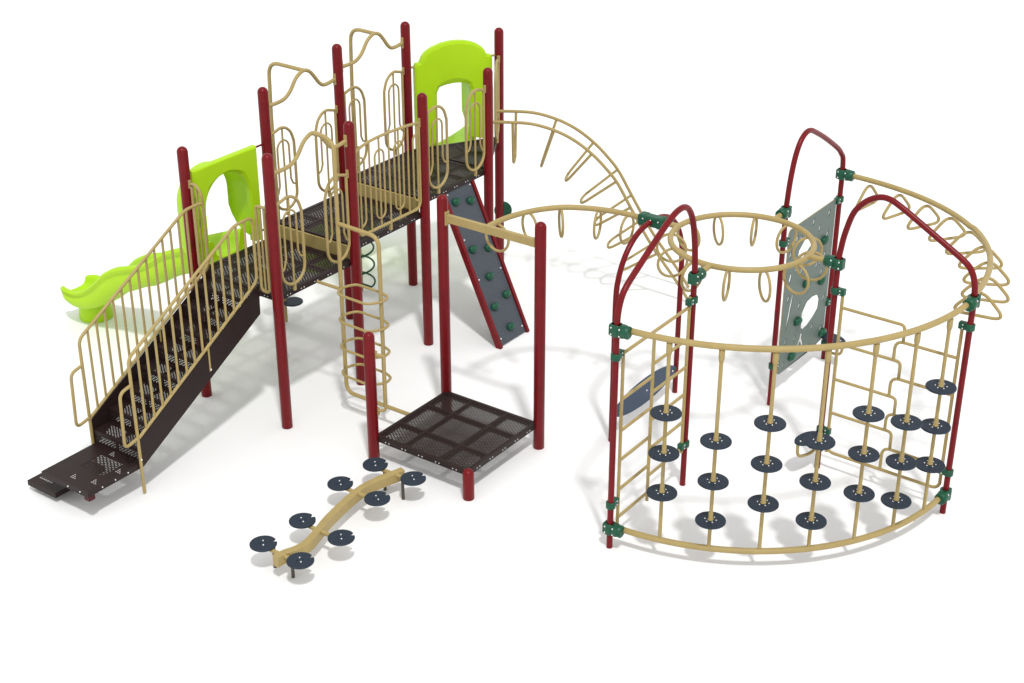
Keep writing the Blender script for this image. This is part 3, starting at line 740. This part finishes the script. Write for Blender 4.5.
slot = lambda a, b, w=.026, h=.055: [(a-w*.5, b-h), (a+w*.4, b-h*.25), (a+w, b+h*.1), (a+w*.5, b+h), (a-w*.4, b+h*.25), (a-w, b-h*.1)]
wh = [[(4.10, .69), (4.09, .87), (4.20, .97), (4.33, .985), (4.47, .96), (4.53, .88), (4.52, .77), (4.40, .70), (4.27, .655), (4.16, .645)],
      [(3.85, 1.60), (3.87, 1.70), (3.99, 1.78), (4.11, 1.80), (4.21, 1.74), (4.20, 1.66), (4.05, 1.60), (3.93, 1.54), (3.86, 1.53)],
      [(3.80, 1.20), (3.835, 1.21), (3.80, 1.06), (3.765, .93), (3.715, .80), (3.69, .78), (3.72, .92), (3.75, 1.05)],
      [(4.11, .66-.05), (4.16, .60), (4.15, .54), (4.21, .44), (4.17, .43), (4.12, .51), (4.05, .45), (4.01, .46), (4.09, .55)],
      [(3.68, 1.42), (3.72, 1.50), (3.745, 1.46), (3.71, 1.36)]]
for a, b in ((4.19, 1.93), (4.58, 1.91), (4.58, 1.66), (4.56, 1.42), (3.705, 1.19), (4.00, 1.0), (4.64, .86), (3.73, .66), (4.64, .47), (3.72, .38), (3.67, 1.72), (4.36, .34), (3.80, 1.86), (3.90, 1.83), (4.37, 1.36), (4.45, 1.36), (3.98, 1.42), (3.84, 1.50), (4.28, 1.55), (4.36, 1.80), (3.95, .62), (4.40, .58), (4.52, 1.22)): wh.append(slot(a, b))
flat_board('board', rrect(3.585, .305, 4.735, 2.03), wh, lambda c: Vector((5.2-c.z, c.x, c.y)), .011, [SAGE, TAN], cw)
for y, z in ((3.967, .817), (4.483, 1.608), (3.894, .413), (4.111, 1.224), (4.51, 1.114), (4.668, .40)): set_parent(hold((5.2058, y, z), (1, -.0, 0), .06), cw)
# blue oval panel
ob_ = thing('oval_panel', 'dark blue pointed oval board slung between the legs of the low red arch', 'panel', (4.21, 2.45, .3))
n = 24; ov = [(2.44-.64*math.cos(2*PI*i/(2*n)), .315-.15*math.copysign(abs(math.sin(2*PI*i/(2*n)))**1.1, math.sin(2*PI*i/(2*n)))) for i in range(2*n)]
flat_board('board', ov, [], lambda c: Vector((4.21-c.z, c.x, c.y)), .022, [BLUEP, BLUEP], ob_)
m = MB()
for y in (1.94, 2.45, 3.0): m.ball((4.222, y, .315), .011, 0)
m.build('bolt', STEEL, ob_)
for y, e in ((1.84, 1.90), (3.05, 3.02)): MB().tube([(4.21, y-.03 if y < 2 else y+.03, .315), (4.21, e, .315)], .018, 8).build('bracket', GREEN, ob_)

# ================================================================== SMALL SEATS
def seat(c, z, dirn, label, leg):
    t = thing('ground_stool', label, 'stool', (c[0], c[1], 0), 'small stools beside the red arches')
    d = Vector((dirn[0], dirn[1], 0)).normalized(); p = Vector((c[0], c[1], 0))
    s2 = Vector((-d.y, d.x, 0)); rings = []
    for h, k in ((-.02, .97), (-.016, 1), (-.004, 1), (0, .97)):
        rings.append([p + (d*math.cos(a)*.18 + s2*math.sin(a)*.10)*k + Vector((0, 0, z+h)) for a in [2*PI*i/32 for i in range(32)]])
    m = MB().loft(rings, smooth=False)
    for a in (-.12, .0, .12): m.ball(p+d*a+Vector((0, 0, z+.001)), .010, 1)
    m.build('seat', [NAVY, STEEL], t)
    lg = Vector((leg[0], leg[1], 0))
    MB().tube(fil([p+d*.16+Vector((0, 0, z-.02)), p+d*.15+Vector((0, 0, z-.17)), p-d*.05+Vector((0, 0, z-.21)), lg+Vector((0, 0, z-.16))], .09), .0165, 10).build('support_tube', TAN, t)
    MB().lathe((leg[0], leg[1], z-.19), [(.04, 0), (.047, .006), (.047, .07), (.04, .076)], 14).build('collar', GREEN, t)
seat((6.16, 2.375), .42, (-.25, -1), 'small navy stool on a curled tan tube, fixed to the crooked ladder arch', L4l)
seat((5.33, 4.72), .355, (.9, -.25), 'small navy stool fixed to the back arch beside the climbing wall', L3f)

# ================================================================== STEPPING BEAM
bb = thing('stepping_beam', 'low wavy tan balance beam with eight navy notched stepping pods on cross arms', 'balance beam', (3.05, -1.2, 0))
cl = spl([(3.07, -2.12, 0), (3.085, -2.02, 0), (3.13, -1.90, 0), (3.135, -1.76, 0), (3.09, -1.58, 0), (3.03, -1.38, 0), (2.98, -1.14, 0), (2.945, -.92, 0), (2.935, -.74, 0), (2.965, -.54, 0), (3.015, -.38, 0), (3.045, -.27, 0)], 5)
rings = []
for i, p in enumerate(cl):
    t = (cl[min(i+1, len(cl)-1)]-cl[max(i-1, 0)]).normalized(); n_ = Vector((-t.y, t.x, 0))
    w, z0, z1, c = .037, .145, .262, .008
    rings.append([p+n_*a+Vector((0, 0, b)) for a, b in ((-w, z0+c), (-w+c, z0), (w-c, z0), (w, z0+c), (w, z1-c), (w-c, z1), (-w+c, z1), (-w, z1-c))])
MB().loft(rings, smooth=False).build('beam', TAN, bb)
def pod():
    r = .126; pts = []
    for i in range(40):
        a = 2*PI*i/40; pts.append((r*math.cos(a), r*math.sin(a)))
    na = math.radians(60); o = []
    for i in range(41):
        a = na+math.radians(12)+(2*PI-math.radians(24))*i/40; o.append((r*math.cos(a), r*math.sin(a)))
    for k in range(1, 6):
        a = na-math.radians(12)+math.radians(24)*k/6; rr = r-.044*math.sin(PI*k/6)**.6; o.append((rr*math.cos(a), rr*math.sin(a)))
    m = MB(); rings = [[(x*k, y*k, h) for x, y in o] for h, k in ((-.02, .97), (-.016, 1), (-.004, 1), (0, .975))]
    m.loft(rings, smooth=False)
    for dx, dy in ((-.025, .025), (.025, -.025), (-.02, -.02), (.02, .02)): m.ball((dx, dy, .001), .008, 1 if abs(dx) > .022 else 0, 6)
    return m
pods = [(2.85, -2.042), (3.31, -2.044), (2.88, -1.55), (3.365, -1.551), (2.735, -.849), (3.203, -.846), (2.782, -.376), (3.255, -.361)]
pm = pod().build('pod', [NAVY, STEEL], bb, local=True)
for k, (x, y) in enumerate(pods):
    loc = Vector((x, y, .275))-Vector(bb.location)
    if k == 0: pm.location = loc
    else: dup(pm, bb, loc, .12*(k % 3))
for k in range(0, 8, 2):
    a, b = pods[k], pods[k+1]
    MB().tube([(a[0], a[1], .235), (b[0], b[1], .235)], .021, 10).build('cross_arm', TAN, bb)
for x, y in ((2.92, -1.984), (3.163, -2.003), (2.89, -.366), (3.142, -.39)): MB().tube([(x, y, 0), (x, y, .225)], .0165, 10).build('foot', DKPOST, bb)

# ================================================================== CAMERA AND LIGHT
CAMP = (11.58154206, -10.31134137, 8.27665835)
yaw, pit, f = math.radians(-35.63668543), math.radians(-26.69531328), 1544.6445225920193
fw = Vector((math.sin(yaw)*math.cos(pit), math.cos(yaw)*math.cos(pit), math.sin(pit)))
rt = Vector((math.cos(yaw), -math.sin(yaw), 0)); up = rt.cross(fw)
ca = bpy.data.cameras.new('camera'); co_ = bpy.data.objects.new('camera', ca); COL.objects.link(co_)
co_.matrix_world = Matrix(((rt.x, up.x, -fw.x, CAMP[0]), (rt.y, up.y, -fw.y, CAMP[1]), (rt.z, up.z, -fw.z, CAMP[2]), (0, 0, 0, 1)))
ca.sensor_width = 36; ca.lens = f/1024*36; ca.clip_end = 500; ca.clip_start = .1
SC.camera = co_
w = bpy.data.worlds.new('World'); SC.world = w; w.use_nodes = True
bg = w.node_tree.nodes['Background']; bg.inputs['Color'].default_value = (1, 1, 1, 1); bg.inputs['Strength'].default_value = .94
la = bpy.data.lights.new('key_lamp', 'AREA'); la.shape = 'DISK'; la.size = 9.0
dist = 140; dv = Vector((.39, -.38, 1)).normalized(); lo_ = bpy.data.objects.new('key_lamp', la); COL.objects.link(lo_)
ctr = Vector((3.2, 1.8, .5)); lo_.location = ctr+dv*dist
lo_.rotation_euler = (-dv).to_track_quat('-Z', 'Y').to_euler()
la.energy = 1.75*PI*dist*dist; la.color = (1, .995, .985)
vs = SC.view_settings; vs.view_transform = 'Standard'; vs.look = 'None'; vs.exposure = 0; vs.gamma = 1; vs.use_curve_mapping = False
